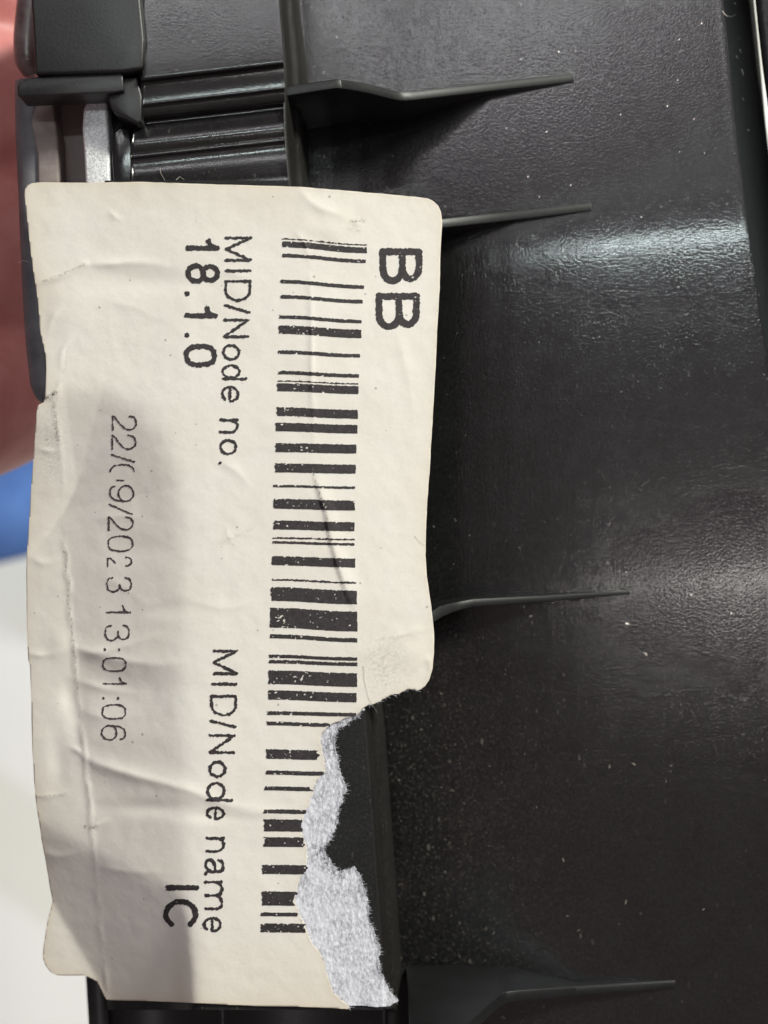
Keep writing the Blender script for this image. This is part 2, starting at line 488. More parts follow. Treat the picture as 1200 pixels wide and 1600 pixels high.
# panel right of the raised box
bend1 = lambda X: 385 - (X - 900) * 0.10
bend2 = lambda X: 905 - (X - 1100) * 0.05
def panel_h(X, Y):
    X = np.asarray(X, float); Y = np.asarray(Y, float)
    z = np.interp(X, [400, 560, 640, 760, 900, 1150, 1400], [-215, -205, -182, -152, -128, -96, -70])
    z = (z + np.interp(X + 40, [400, 560, 640, 760, 900, 1150, 1400], [-215, -205, -182, -152, -128, -96, -70])
         + np.interp(X - 40, [400, 560, 640, 760, 900, 1150, 1400], [-215, -205, -182, -152, -128, -96, -70])) / 3
    b1 = Y - bend1(X); b2 = Y - bend2(X)
    # slopes: rises towards bend one, then falls slowly, then faster
    tA, tB, tC = math.tan(R(5.2)), math.tan(R(3.0)), math.tan(R(7.0))
    z = z - tA * sp(-b1, 26) - tB * sp(b1, 26) - (tC - tB) * sp(b2, 22)
    return z

# ---------------------------------------------------------------- housing
housing = thing('plastic_housing', 'black moulded plastic instrument housing with thin ribs, lying under the paper sticker', 'device housing')

def loft(name, cols, ys, mat, dustf=None, parent=housing, extra_z=None, **props):
    """cols: list of (x(y), z(x, y)) running left to right"""
    V = []; nx = len(cols); dv = []
    for y in ys:
        for fx, fz in cols:
            x = float(fx(y)); z = float(fz(x, y)); V.append(P(x, y, z)); dv.append((x, y))
    F = []
    for j in range(len(ys) - 1):
        for i in range(nx - 1):
            a = j * nx + i
            F.append((a + nx, a + nx + 1, a + 1, a))
    me = mesh(name, V, F)
    if dustf is not None:
        A = np.array(dv); d = dustf(A[:, 0], A[:, 1])
        at = me.attributes.new('dust', 'FLOAT', 'POINT'); at.data.foreach_set('value', d.astype(float))
    return obj(name, me, mat, parent, **props)

def panel_dust(X, Y):
    ex = edge_x(Y)
    d = 0.12 + 0.9 * np.exp(-((X - ex - 60) / 75.0) ** 2) * np.clip((Y - 500) / 500, 0.15, 1)
    d += 0.6 * np.exp(-((X - ex - 150) / 160.0) ** 2) * np.clip((Y - 850) / 300, 0, 1)
    d += 0.5 * np.exp(-((Y - 1495) / 40.0) ** 2) * np.exp(-((X - 680) / 110.0) ** 2)
    d += 0.35 * np.exp(-((X - ex - 40) / 30.0) ** 2)
    return np.clip(d, 0, 1)

ys = np.arange(-120, 1730, 6.0)
pc = []
for t in np.linspace(0, 1, 110):
    pc.append((lambda y, t=t: (edge_x(y) + 24) * (1 - t) + (right_x(y) - 9) * t, lambda x, y: panel_h(x, y)))
# rounded right rim and the wall falling into the groove
for dx, dz in ((5, 0.0), (9, -0.2)):
    pc.append((lambda y, dx=dx: right_x(y) - 9 + dx, lambda x, y, dz=dz: panel_h(right_x(y), y) + dz))
loft('rear_panel', pc, ys, M_panel, panel_dust)

we = [(lambda y: right_x(y), lambda x, y: panel_h(right_x(y), y) - 0.2), (lambda y: right_x(y) - 10, lambda x, y: panel_h(right_x(y), y) - 30), (lambda y: right_x(y) - 50, lambda x, y: -270)]
loft('panel_edge', we, ys[::4], M_matt)
# groove floor and the outer rail beyond it
gc = [(lambda y: right_x(y) - 60, lambda x, y: -262), (lambda y: right_x(y) + 20, lambda x, y: -264), (lambda y: right_x(y) + 48, lambda x, y: -262)]
loft('groove_floor', gc, ys[::4], M_matt, lambda X, Y: X * 0 + 0.12)
rail_x = lambda y: np.interp(y, [-200, 0, 50, 110, 160, 240, 500, 1800], [1138, 1180, 1185, 1192, 1199, 1209, 1250, 1400])
rc = [(lambda y: rail_x(y) + 1, lambda x, y: -255), (lambda y: rail_x(y), lambda x, y: -140), (lambda y: rail_x(y) + 2, lambda x, y: -118),
      (lambda y: rail_x(y) + 6, lambda x, y: -108), (lambda y: rail_x(y) + 12, lambda x, y: -104), (lambda y: rail_x(y) + 60, lambda x, y: -100)]
loft('outer_rail', rc, ys[::2], M_rail)

# raised box: top under the sticker, dusty wall down to the panel
bc = []
yb = np.arange(282, 1582, 6.0)
def box_top(x, y): return float(base_h(x, y)) - 0.5
for dz in (-330, -120, -20):
    bc.append((lambda y, dz=dz: left_x(y) - (1 if dz > -100 else 0), lambda x, y, dz=dz: box_top(x, y) + dz))
for t in np.concatenate([[0, 0.01, 0.02], np.linspace(0.04, 1, 60)]):
    bc.append((lambda y, t=t: left_x(y) * (1 - t) + (edge_x(y) - 4) * t, lambda x, y, t=t: box_top(x, y) - (6 if t == 0 else (1.5 if t == 0.01 else 0))))
loft('raised_box', bc, yb, plastic('glue_dulled_plastic', rough=0.5, grain=3.5, grain_h=0.35, spec=0.25), lambda X, Y: np.clip(0.25 + 0.3 * vnoise(X, Y, 30, 30, 5), 0, 1))
# lower ledge of the box past the sticker's bottom edge
lc = [(lambda y: 134 + (y - 1520) * 0.06, lambda x, y: -420), (lambda y: 134 + (y - 1520) * 0.06, lambda x, y: -176), (lambda y: 136 + (y - 1520) * 0.06, lambda x, y: -172),
      (lambda y: 167 + (y - 1560) * 0.05, lambda x, y: -168), (lambda y: 170 + (y - 1560) * 0.05, lambda x, y: -176), (lambda y: 172 + (y - 1560) * 0.05, lambda x, y: -215),
      (lambda y: 340, lambda x, y: -132), (lambda y: 343, lambda x, y: -122), (lambda y: 352, lambda x, y: -122), (lambda y: 356, lambda x, y: -132),
      (lambda y: 470, lambda x, y: -132), (lambda y: 596, lambda x, y: -132), (lambda y: 600, lambda x, y: -120), (lambda y: 604, lambda x, y: -132), (lambda y: 628, lambda x, y: -225), (lambda y: 650, lambda x, y: -300)]
loft('lower_ledge', lc, np.arange(1512, 1730, 8.0), M_matt, lambda X, Y: X * 0 + 0.1)
# dusty side wall
wc = []
for t, dx, z in ((0, -4, -0.5), (0.1, -1.5, -2), (0.2, 0, -5), (0.3, 1.5, -12), (0.45, 5, -40), (0.6, 9, -80), (0.7, 12, -84), (0.8, 15, -88), (0.9, 20, -150), (1.0, 27, -235)):
    wc.append((lambda y, dx=dx: edge_x(y) + dx * (1.0 + 0.25 * np.exp(-((y - 150) / 150.0) ** 2)), lambda x, y, z=z: (z if z < -8 else box_top(x, y) + z) if y < 1574 else min(z, -140)))
loft('side_wall', wc, np.arange(-120, 1735, 6.0), plastic('dusty_black_plastic', base=(0.006, 0.0055, 0.005), rough=0.5, grain=4, grain_h=0.6, dust=1.0, spec=0.35),
     lambda X, Y: np.clip(0.12 + 0.75 * np.exp(-((X - edge_x(Y) - 17) / 7.0) ** 2) * (0.3 + 0.9 * vnoise(X, Y, 6, 14, 77)), 0, 1))

# stepped column above the sticker
prof = [(-130, 14), (-60, 20), (0, 25.5), (60, 30.8), (106, 34.8), (110, 35.0), (113, 34.3), (115.5, 31), (118, 24), (121, 20), (126, 18.6), (149, 14.9), (151.5, 15.1), (153.5, 14.5), (156, 11), (158.5, 9),
        (162, 8.0), (168, 5.8), (172, 3.6), (174, 1.5), (176, -2), (178, -8), (181, -13), (184, -14), (187, -13.2), (200, -8.5), (210, -5.5), (216, -5), (222, -6.5), (232, -10.5), (234, -10.2), (236, -11), (239, -14), (243, -15.5), (258, -15), (275, -9), (284, -5), (300, -4)]
V = []; F = []; nx = 36
col_l = interp([(-200, 205), (0, 214), (113, 225), (120, 221), (160, 219), (172, 220), (186, 214), (200, 208), (240, 203), (300, 206)])
fine = []
for k in range(len(prof) - 1):
    (a, za), (b_, zb) = prof[k], prof[k + 1]
    for q in (0, 0.5): fine.append((a + (b_ - a) * q, za + (zb - za) * q))
fine.append(prof[-1])
sk = lambda y, t: -(t) * np.interp(y, [-130, 100, 115, 260, 300], [20, 25, 26, 27, 8]) + 11
dv = []
for (y, z) in fine:
    for i in range(nx):
        t = i / (nx - 1)
        yy = y + sk(y, t)
        x = float(col_l(yy)) * (1 - t) + float(edge_x(yy) - 3) * t
        V.append(P(x, yy, z - 1)); dv.append((x, yy))
m_ = len(fine)
for j in range(m_ - 1):
    for i in range(nx - 1):
        a = j * nx + i; F.append((a + nx, a + nx + 1, a + 1, a))
# left flank of the column going down
n0 = len(V)
for j in range(m_):
    x, y, z = V[j * nx]; V.append((x, y, z - 200 * S)); dv.append(dv[j * nx])
for j in range(m_ - 1):
    F.append((j * nx, n0 + j, n0 + j + 1, (j + 1) * nx)[::-1])
me = mesh('stepped_column', V, F)
A = np.array(dv); at = me.attributes.new('dust', 'FLOAT', 'POINT')
at.data.foreach_set('value', (0.06 + 0.25 * vnoise(A[:, 0], A[:, 1], 20, 20, 9) * (A[:, 1] > 160)).astype(float))
obj('stepped_column', me, M_block, housing)

def prism(name, poly, zt, zb, mat, bw=2.0, parent=housing, seg=2, ztf=None, **props):
    """upright block: outline traced at its top height"""
    V = [P(x, y, zt if ztf is None else ztf(x, y)) for x, y in poly]
    n = len(V); V += [(v[0], v[1], zb * S) for v in V]
    # order so that the top faces up
    ar = sum(V[i][0] * V[(i + 1) % n][1] - V[(i + 1) % n][0] * V[i][1] for i in range(n))
    idx = list(range(n)) if ar > 0 else list(range(n))[::-1]
    F = [tuple(idx), tuple(i + n for i in reversed(idx))]
    for k in range(n):
        a = idx[k]; b = idx[(k + 1) % n]
        F.append((a, a + n, b + n, b))
    o = obj(name, mesh(name, V, F, True), mat, parent, **props)
    if bw: bevel(o, bw, seg)
    return o

prism('front_block', [(40, -120), (222, -120), (220, 0), (226, 60), (224, 107), (190, 112), (54, 116), (52, 60), (48, 0)], 44, -260, M_matt, 5, seg=3)
prism('locking_flange', [(27, 133), (30, 129), (50, 120), (186, 111), (192, 112), (193, 142), (170, 145), (29, 151), (27, 148)], 34, -26, M_matt, 2.5)
prism('flange_hook', [(166, 124), (214, 120), (222, 150), (221, 190), (214, 193), (196, 183), (176, 174), (170, 160), (167, 145)], 22, -60, M_matt, 3)
# dark pocket floor beneath the hook
prism('pocket_floor', [(160, 150), (226, 140), (226, 300), (168, 300)], -70, -240, M_block, 3)
prism('pocket_lip', [(176, 205), (186, 196), (203, 200), (209, 232), (207, 300), (178, 300), (174, 250)], -26, -120, M_block, 5, seg=3)
# aluminium tab
prism('metal_tab', [(130, 172), (132, 163), (139, 157), (150, 154), (166, 153), (168, 180), (171, 230), (173, 320), (135, 320), (131, 240), (128, 200)], -28, -90, M_metal, 5, seg=4,
      label='sandblasted bright aluminium tab')
# paler pieces seen through the opening left of the tab
prism('grey_insert', [(66, 130), (82, 140), (85, 180), (90, 215), (94, 320), (60, 320), (58, 240), (48, 190)], -60, -200, M_grey, 4, seg=3)
prism('inner_wall', [(74, 120), (140, 120), (150, 330), (84, 330)], -118, -260, M_mauve, 4)

def tube(name, pts, rads, mat, parent=None, seg=14, world=False, sub=4, **props):
    """round bar through (px, py, z) points"""
    C = [Vector(p if world else P(*p)) for p in pts]
    C = [Vector(v) for v in catmull([tuple(c) for c in C], sub)]
    rr = np.interp(np.linspace(0, 1, len(C)), np.linspace(0, 1, len(rads)), rads)
    V = []; F = []
    up = Vector((0, 0, 1))
    for k, c in enumerate(C):
        t = (C[min(k + 1, len(C) - 1)] - C[max(k - 1, 0)]).normalized()
        a = t.cross(up)
        if a.length < 1e-3: a = t.cross(Vector((0, 1, 0)))
        a.normalize(); b = a.cross(t)
        for i in range(seg):
            q = 2 * math.pi * i / seg
            V.append(tuple(c + (a * math.cos(q) + b * math.sin(q)) * float(rr[k]) * S))
    for k in range(len(C) - 1):
        for i in range(seg):
            F.append((k * seg + i, k * seg + (i + 1) % seg, (k + 1) * seg + (i + 1) % seg, (k + 1) * seg + i))
    F.append(tuple(range(seg))[::-1]); F.append(tuple((len(C) - 1) * seg + i for i in range(seg)))
    return obj(name, mesh(name, V, F), mat, parent, **props)

tube('rubber_seal', [(45, 128, -95), (50, 170, -95), (53, 220, -95), (57, 300, -96), (60, 400, -98), (64, 500, -100), (68, 560, -101), (71, 600, -103), (73, 622, -106), (74, 630, -108)],
     [22, 27, 29, 29, 28, 27, 26, 24, 16, 5], M_slate, housing, 20)
tube('rounded_boss', [(58, -60, -150), (50, 0, -150), (44, 60, -150), (44, 96, -150), (46, 118, -150)], [24, 24, 24, 22, 10], simple('pale_boss_plastic', (0.11, 0.06, 0.06), (0.26, 0.20, 0.20), 40, 0.3), housing, 20)

# ribs standing on the panel
def rib(pts, th, zb=-260, label=None):
    """pts: (px, py of the top's centre line, height of the top)"""
    C = [np.array(P(*p)) for p in pts]
    V = []; F = []; n = len(C)
    for k in range(n):
        a = C[max(k - 1, 0)]; b = C[min(k + 1, n - 1)]
        t = (b - a)[:2]; t = t / np.linalg.norm(t); nn = np.array([-t[1], t[0]])
        h = th[k] if isinstance(th, (list, tuple)) else th
        for s in (1, -1):
            q = C[k][:2] + nn * s * h * 0.5 * S
            V.append((q[0], q[1], C[k][2])); V.append((q[0], q[1], zb * S))
    for k in range(n - 1):
        a = k * 4; b = a + 4
        F += [(a, a + 2, b + 2, b), (a + 1, a, b, b + 1), (a + 2, a + 3, b + 3, b + 2), (a + 3, a + 1, b + 1, b + 3)]
    F += [(0, 1, 3, 2), (4 * n - 4, 4 * n - 2, 4 * n - 1, 4 * n - 3)]
    o = obj('rib', mesh('rib', V, F), M_fin, housing)
    if label: o['label'] = label
    bevel(o, 1.3, 2, 30)
    return o
ph = lambda x, y, d: float(panel_h(x, y)) + d
def rib_path(pts, n=6):
    return [tuple(p) for p in catmull(pts, n)]
rib([(438, 145, -8), (448, 142.5, -8), (500, 134, -6), (524, 130.5, -6), (533, 131, -8), (548, 133, -26), (575, 138, -48), (610, 147, -78), (622, 149.6, -88), (632, 150.5, -95), (645, 149.5, -98), (760, 136, ph(760, 136, 22)), (897, 121, ph(897, 121, 3))], 15,
    label='uppermost rib, sharply kinked')
rib([(590, 362, -60), (690, 349, -105), (800, 337, ph(800, 337, 13)), (924, 323, ph(924, 323, 2.5))], [15, 15, 15, 14])
rib([(600, 1010, 0), (640, 985, -20), (665, 970, -40), (690, 955, -70), (708, 949, -92), (722, 945.5, -104), (740, 942, -110), (850, 935.5, ph(850, 934, 14)), (985, 926, ph(985, 926, 0.8))], [18, 18, 18, 17, 15, 14, 13, 11, 7])
rib([(640, 1622, 82), (712, 1622, 82), (735, 1605, 33), (752, 1590, -12), (768, 1575, -58), (782, 1563, -98), (792, 1558, -112), (812, 1555, -118), (900, 1549, ph(900, 1549, 28)), (1056, 1538, ph(1056, 1538, 2))], [19, 19, 19, 19, 19, 19, 18, 17, 16, 13])

# ---------------------------------------------------------------- paper sticker
OUT = [(38, 305), (39, 296), (43, 290), (49, 286.5), (58, 285), (90, 285), (134, 285.5), (220, 284), (300, 287), (400, 290), (470, 292), (530, 297), (600, 303), (655, 308), (668, 310), (678, 315), (685, 322), (689, 331), (691, 345),
       (688, 400), (687, 450), (683, 520), (681, 570), (677, 640), (674, 690), (671, 740), (668, 780), (665.5, 830), (665, 868), (667, 900), (672, 935), (676, 965), (678.5, 990), (678, 1020), (676, 1045), (671, 1062), (664, 1072), (655, 1078),
       (650, 1079), (642, 1076), (630, 1080), (617, 1084), (603, 1090), (590, 1097), (577, 1101), (566, 1108), (560, 1117), (548, 1119), (530, 1126), (515, 1133), (506, 1140), (501, 1150), (500, 1163), (504, 1174), (505, 1182), (508, 1192), (510, 1206),
       (503, 1212), (494, 1222), (489, 1236), (484, 1252), (479, 1264), (474, 1278), (469, 1290), (472, 1302), (475, 1314), (480, 1328), (480, 1345), (476, 1358), (470, 1372), (465, 1388), (461, 1402), (463, 1414), (468, 1428), (474, 1442),
       (481, 1456), (484, 1470), (494, 1482), (503, 1496), (508, 1512), (514, 1530), (519, 1546), (527, 1558), (540, 1568), (552, 1577), (470, 1573), (400, 1572), (300, 1567), (230, 1564), (172, 1563), (165, 1561), (160, 1550), (152, 1534), (144, 1529),
       (130, 1524), (100, 1524.5), (88, 1523.5), (79, 1519), (71, 1509), (67, 1496), (68, 1478), (71, 1458), (75, 1436), (80, 1418), (82, 1408), (78, 1388), (72, 1350), (66, 1318), (61, 1286), (56, 1252), (53, 1215), (50, 1160), (49, 1100), (47, 1040),
       (44, 1030), (43, 1010), (42, 960), (41, 900), (42, 860), (46, 810), (48, 770), (51, 730), (54, 690), (57, 645), (59, 633), (68, 629), (70, 624), (71, 605), (72, 575), (71, 555), (67, 538), (62, 515), (60, 480), (57, 455), (53, 430), (48, 395), (43, 350), (40, 320)]
TEAR = [(655, 1078)] + OUT[OUT.index((650, 1079)):OUT.index((552, 1577)) + 1]

def out_field(X, Y):
    f = sdf(X, Y, OUT)
    d, _ = seg_dist(X, Y, TEAR)
    rag = np.clip(1 - d / 14.0, 0, 1)
    f = f + rag * (3.4 * (vnoise(X, Y, 7, 5, 21) - 0.5) + 2.4 * (vnoise(X, Y, 3.2, 3.0, 22) - 0.5))
    edge = np.clip(1 - np.abs(f) / 8.0, 0, 1)
    return f + 0.7 * edge * (vnoise(X, Y, 11, 11, 23) - 0.5)

def sheet(name, V2, faces, hf, mat, parent=None, attrs=None, thick=0.0, smooth=True, **props):
    z = hf(V2[:, 0], V2[:, 1])
    k = (D - z) / D * S
    V = np.stack([(V2[:, 0] - 600) * k, (800 - V2[:, 1]) * k, z * S], 1)
    me = mesh(name, V, faces, smooth)
    for an, fn in (attrs or {}).items():
        at = me.attributes.new(an, 'FLOAT', 'POINT'); at.data.foreach_set('value', np.asarray(fn(V2[:, 0], V2[:, 1]), float))
    o = obj(name, me, mat, parent, **props)
    if thick:
        m = o.modifiers.new('thickness', 'SOLIDIFY'); m.thickness = thick * S; m.offset = -1.0
    return o

def grime(X, Y):
    g = np.zeros(np.shape(X))
    lx = left_x(Y)
    g += 0.85 * np.exp(-((X - lx - 1.5 * (vnoise(X, Y, 9, 9, 41) - .5) * 4) / 1.7) ** 2) * np.interp(Y, [560, 620, 800, 870, 1020, 1100, 1180, 1500, 1570], [0, 0.0, 0.0, 0.8, 0.9, 0.35, 0.3, 0.3, 0.5])
    for pts, a, wd in (([(66, 440), (90, 432), (132, 413)], 0.5, 2.0), ([(72, 622), (80, 618), (88, 612)], 1.5, 2.6), ([(80, 622), (86, 650), (90, 690)], 0.45, 3.5), ([(84, 640), (98, 590), (108, 540)], 0.18, 2.5),
                       ([(56, 1246), (85, 1243), (105, 1241)], 0.5, 1.5), ([(132, 1292), (146, 1294)], 1.2, 2), ([(548, 346), (570, 345)], 0.8, 2.5), ([(545, 358), (560, 362)], 0.4, 2.5), ([(346, 845), (365, 838), (392, 826)], 0.16, 4),
                       ([(352, 826), (366, 856)], 0.14, 3.5), ([(590, 1000), (640, 992)], 0.3, 2), ([(138, 1190), (150, 1204), (162, 1212)], 0.5, 2.5)):
        d, t = seg_dist(X, Y, pts); g += a * np.exp(-(d / wd) ** 2)
    d, t = seg_dist(X, Y, catmull(FOLD, 4)); g += 0.9 * np.exp(-((d) / 1.5) ** 2) * np.clip(1.25 - t, 0, 1)
    g += 0.28 * np.exp(-((X - 600) / 38.0) ** 2 - ((Y - 1040) / 45.0) ** 2)
    g += 0.25 * np.exp(-((X - 78) / 22.0) ** 2 - ((Y - 700) / 60.0) ** 2)
    return np.clip(g, 0, 1)

def stain(X, Y):
    s = np.abs(sdf(X, Y, OUT))
    g = 0.35 * np.exp(-(s / 6.0)) + 0.16 * np.exp(-((X - 640) / 60.0) ** 2 - ((Y - 1040) / 50.0) ** 2)
    g += 0.30 * np.clip((125 - X) / 60, 0, 1) * vnoise(X, Y, 60, 90, 31)
    g += 0.28 * np.exp(-((Y - 300) / 70.0) ** 2) * vnoise(X, Y, 70, 50, 32)
    g += 0.30 * np.clip((Y - 1440) / 120, 0, 1)
    g += 0.14 * np.clip((X - 400) / 100, 0, 1) * np.clip((320 - np.abs(Y - 800)) / 300, 0, 1) * vnoise(X, Y, 50, 50, 33)
    return np.clip(g, 0, 1)

V2, F2 = march(out_field, 34, 700, 280, 1582, 3.0)
sticker = sheet('paper_sticker', V2, F2, label_h, M_paper, None, {'grime': grime, 'stain': stain}, thick=1.7,
                label='creased cream paper sticker with a barcode and printed codes, its lower right corner torn off', category='sticker')

# torn layer of white fibre left on the housing
TORN = [(568, 1108), (556, 1121), (545, 1129), (531, 1137), (524, 1148), (523, 1163), (527, 1180), (530, 1200), (537, 1219), (542, 1232), (537, 1243), (530, 1262), (527, 1285), (519, 1306), (509, 1320), (505, 1328), (511, 1338), (519, 1351), (531, 1362), (546, 1358),
        (555, 1355), (564, 1371), (571, 1390), (576, 1412), (577, 1438), (585, 1456), (591, 1474), (594, 1487), (590, 1498), (594, 1516), (602, 1535), (613, 1553), (621, 1563), (610, 1572), (588, 1574), (565, 1571), (545, 1572), (520, 1565), (490, 1520), (470, 1480), (448, 1440),
        (446, 1400), (455, 1360), (462, 1330), (452, 1290), (462, 1255), (478, 1215), (490, 1195), (484, 1160), (490, 1135), (520, 1118), (545, 1112)]
TB = TORN[:33]
def torn_field(X, Y):
    f = sdf(X, Y, TORN); d, _ = seg_dist(X, Y, TB)
    rag = np.clip(1 - d / 12.0, 0, 1)
    return f + rag * (5.0 * (vnoise(X, Y, 6, 6, 24) - 0.5) + 4.5 * (vnoise(X, Y, 2.2, 2.2, 25) - 0.5))
V2, F2 = march(torn_field, 440, 632, 1100, 1582, 1.5)
def torn_h(X, Y):
    X = np.asarray(X, float); Y = np.asarray(Y, float)
    ex = edge_x(Y)
    drop = np.interp(X - ex, [-30, -4, 3, 8, 20], [0, 0, -6, -16, -50])
    return 2.2 + label_h(X, Y) * 0 + base_h(X, Y) + drop + 1.3 * (vnoise(X, Y, 5, 8, 26) - 0.5) + 0.8 * (vnoise(X, Y, 2.5, 3.5, 27) - 0.5)
def thinf(X, Y):
    d, _ = seg_dist(X, Y, TB)
    return np.clip(0.55 * np.exp(-d / 7.0) + 0.6 * np.exp(-((X - 515) / 22.0) ** 2 - ((Y - 1345) / 22.0) ** 2) + 0.4 * np.exp(-((X - 515) / 18.0) ** 2 - ((Y - 1165) / 28.0) ** 2), 0, 1)
sheet('torn_backing', V2, F2, torn_h, M_torn, sticker, {'thin': thinf}, thick=1.0, label='rough white torn fibre layer left where the face paper was ripped away')

# loose fibres standing out of the tear
rnd = random.Random(5)
def hairs(name, items, mat, parent, **props):
    """many short bent fibres, three-sided, joined"""
    V = []; F = []
    for pts, r in items:
        C = [Vector(P(*p)) for p in pts]
        n0 = len(V)
        for k, c in enumerate(C):
            t = (C[min(k + 1, len(C) - 1)] - C[max(k - 1, 0)]).normalized()
            a = t.cross(Vector((0, 0, 1))); a.normalize(); b = a.cross(t)
            rr = r * (1 - 0.6 * k / max(1, len(C) - 1))
            for q in (0, 2.094, 4.189):
                V.append(tuple(c + (a * math.cos(q) + b * math.sin(q)) * rr * S))
        for k in range(len(C) - 1):
            for i in range(3):
                F.append((n0 + k * 3 + i, n0 + k * 3 + (i + 1) % 3, n0 + k * 3 + 3 + (i + 1) % 3, n0 + k * 3 + 3 + i))
    return obj(name, mesh(name, V, F), mat, parent, **props)
items = []
for path, cnt, zf in ((TB, 520, torn_h), (TEAR, 260, lambda x, y: label_h(x, y) - 1.0)):
    cum = [0]
    for a, b in zip(path, path[1:]): cum.append(cum[-1] + math.dist(a, b))
    for _ in range(cnt):
        s = rnd.random() * cum[-1]
        k = max(i for i in range(len(cum) - 1) if cum[i] <= s)
        u = (s - cum[k]) / max(1e-6, cum[k + 1] - cum[k])
        x = path[k][0] + (path[k + 1][0] - path[k][0]) * u; y = path[k][1] + (path[k + 1][1] - path[k][1]) * u
        ang = rnd.uniform(-0.6, 1.2) + rnd.choice((0, 0, 0.8, -0.8)); L = rnd.uniform(2.5, 8)
        bx = rnd.uniform(-2, 2)
        z = float(zf(np.array([x]), np.array([y]))[0]) + 0.3
        x -= 2
        items.append(([(x, y, z), (x + L * .5 * math.cos(ang) + bx * .3, y + L * .5 * math.sin(ang), z + rnd.uniform(-.5, 1.5)), (x + L * math.cos(ang) + bx, y + L * math.sin(ang), z + rnd.uniform(-2, 3))], rnd.uniform(0.25, 0.5)))
hairs('paper_fibres', items, simple('white_paper_fibre', (0.55, 0.55, 0.62), (0.70, 0.70, 0.74), 8, 0.9), sticker, kind='stuff')

# ---------------------------------------------------------------- print on the sticker
INK_Z = 0.62
def ink_sheet(name, V2, F2, **props):
    return sheet(name, V2, F2, lambda x, y: label_h(x, y) + INK_Z, M_ink_faint if name == 'printed_timestamp' else M_ink, sticker, smooth=True, **props)

def bar(xl, yl, xr, yr, th, rough=0.9, voids=0.75, torn=None):
    """one barcode stroke from (xl, yl) to (xr, yr)"""
    def f(X, Y):
        t = (X - xl) / (xr - xl)
        # the stroke kinks where the paper folds over the edge
        fx = np.interp(yl, [370, 700, 1000, 1500], [478, 490, 548, 600]) - xl
        fx = fx / (xr - xl)
        tt = np.where(t < fx, t * 0.35 / max(fx, .01) * fx, 0) if False else t
        yc = yl + (yr - yl) * (tt + 0.10 * np.sin(np.clip(tt, 0, 1) * 2 * math.pi) * -1.0)
        f1 = th * 0.5 - np.abs(Y - yc)
        top = (Y < yc)
        f1 = f1 + np.where(top, rough, rough * 0.55) * (vnoise(X, Y, 2.6, 2.2, 51) - 0.5) * 1.5
        left = (X - xl) + 1.6 * (vnoise(X, Y, 4, 2.5, 52) - 0.5) * 2
        rn = 0.6 if torn is None else torn
        right = (xr - X) + rn * (vnoise(X, Y, 4, 4, 53) - 0.5) * 2
        f1 = np.minimum(f1, np.minimum(left, right))
        # tiny unprinted voids, thicker towards the left end
        v = vnoise(X, Y, 2.1, 1.7, 54) * 0.62 + vnoise(X, Y, 4.4, 3.1, 55) * 0.38
        dens = 0.745 + 0.10 * np.clip(t, 0, 1) + 0.04 * (1 - voids) - 0.05 * vnoise(X, Y, 30, 14, 56)
        return np.minimum(f1, (dens - v) * 8)
    V2, F2 = march(f, xl - 3, xr + 3, min(yl, yr) - th / 2 - 2.5, max(yl, yr) + th / 2 + 2.5, 1.0 if th > 3 else 0.8)
    return V2, F2
BARS = [(440, 373.2, 573.5, 382.6, 1.9), (440, 381.4, 573.4, 391, 9.2), (440, 399, 572, 408.2, 5.6), (438.4, 439.7, 568.7, 448.5, 5.6), (437.5, 463.5, 567, 471.4, 5.6), (436.5, 495, 565.6, 502.3, 5.4),
        (436, 514.8, 564.7, 521.6, 13.2), (434.7, 550, 563, 556, 5.6), (433.8, 582, 561.3, 587.3, 5.6), (433.4, 595, 560, 599.8, 1.9), (433, 604.9, 560, 609.3, 12.6), (432, 643, 558.8, 647.4, 13.6), (431, 667, 558.5, 670.6, 13.4),
        (430, 699.3, 557, 701.5, 14), (429, 731, 556, 733, 14), (427.3, 759.3, 555, 762, 3.8), (428, 787, 554.5, 790, 15.5), (426.7, 820.2, 554, 823, 14), (426, 840.6, 554, 843, 2.4), (426, 847.5, 554, 850.5, 4), (424.8, 876, 555.4, 879.7, 14),
        (424, 905.8, 556.8, 910.6, 2.8), (423.3, 928, 557.6, 933.5, 21.5), (422, 965, 558.5, 971.2, 31), (421, 994, 558.5, 1000.4, 6.4), (420.5, 1025.3, 558.5, 1029.8, 5.2), (420.5, 1033.6, 558.5, 1038, 5.6), (419.7, 1058, 558, 1062.6, 21.5),
        (418.8, 1085.8, 557.3, 1090, 14.5), (418, 1114.2, 556, 1116.7, 5.8), (417, 1130.3, 514, 1132.9, 5.8), (416, 1178, 498, 1180, 15), (414.6, 1207, 507, 1209, 6.4), (414, 1231.8, 488, 1233, 6.4), (412, 1267.6, 477, 1268.6, 6.4),
        (412, 1289.5, 471, 1290, 19), (412, 1315.5, 475, 1316, 15), (410, 1358.4, 478, 1359, 14.5), (409, 1403.8, 462, 1404.2, 22), (407, 1428.6, 465, 1429, 5.8), (407, 1449.8, 477, 1450.4, 14)]
for i, (xl, yl, xr, yr, th) in enumerate(BARS):
    V2, F2 = bar(xl, yl, xr, yr, th, rough=0.9 if th > 3 else 1.5, torn=5.0 if (i >= 30 and i != 39) else None)
    ink_sheet('barcode_bar', V2, F2)

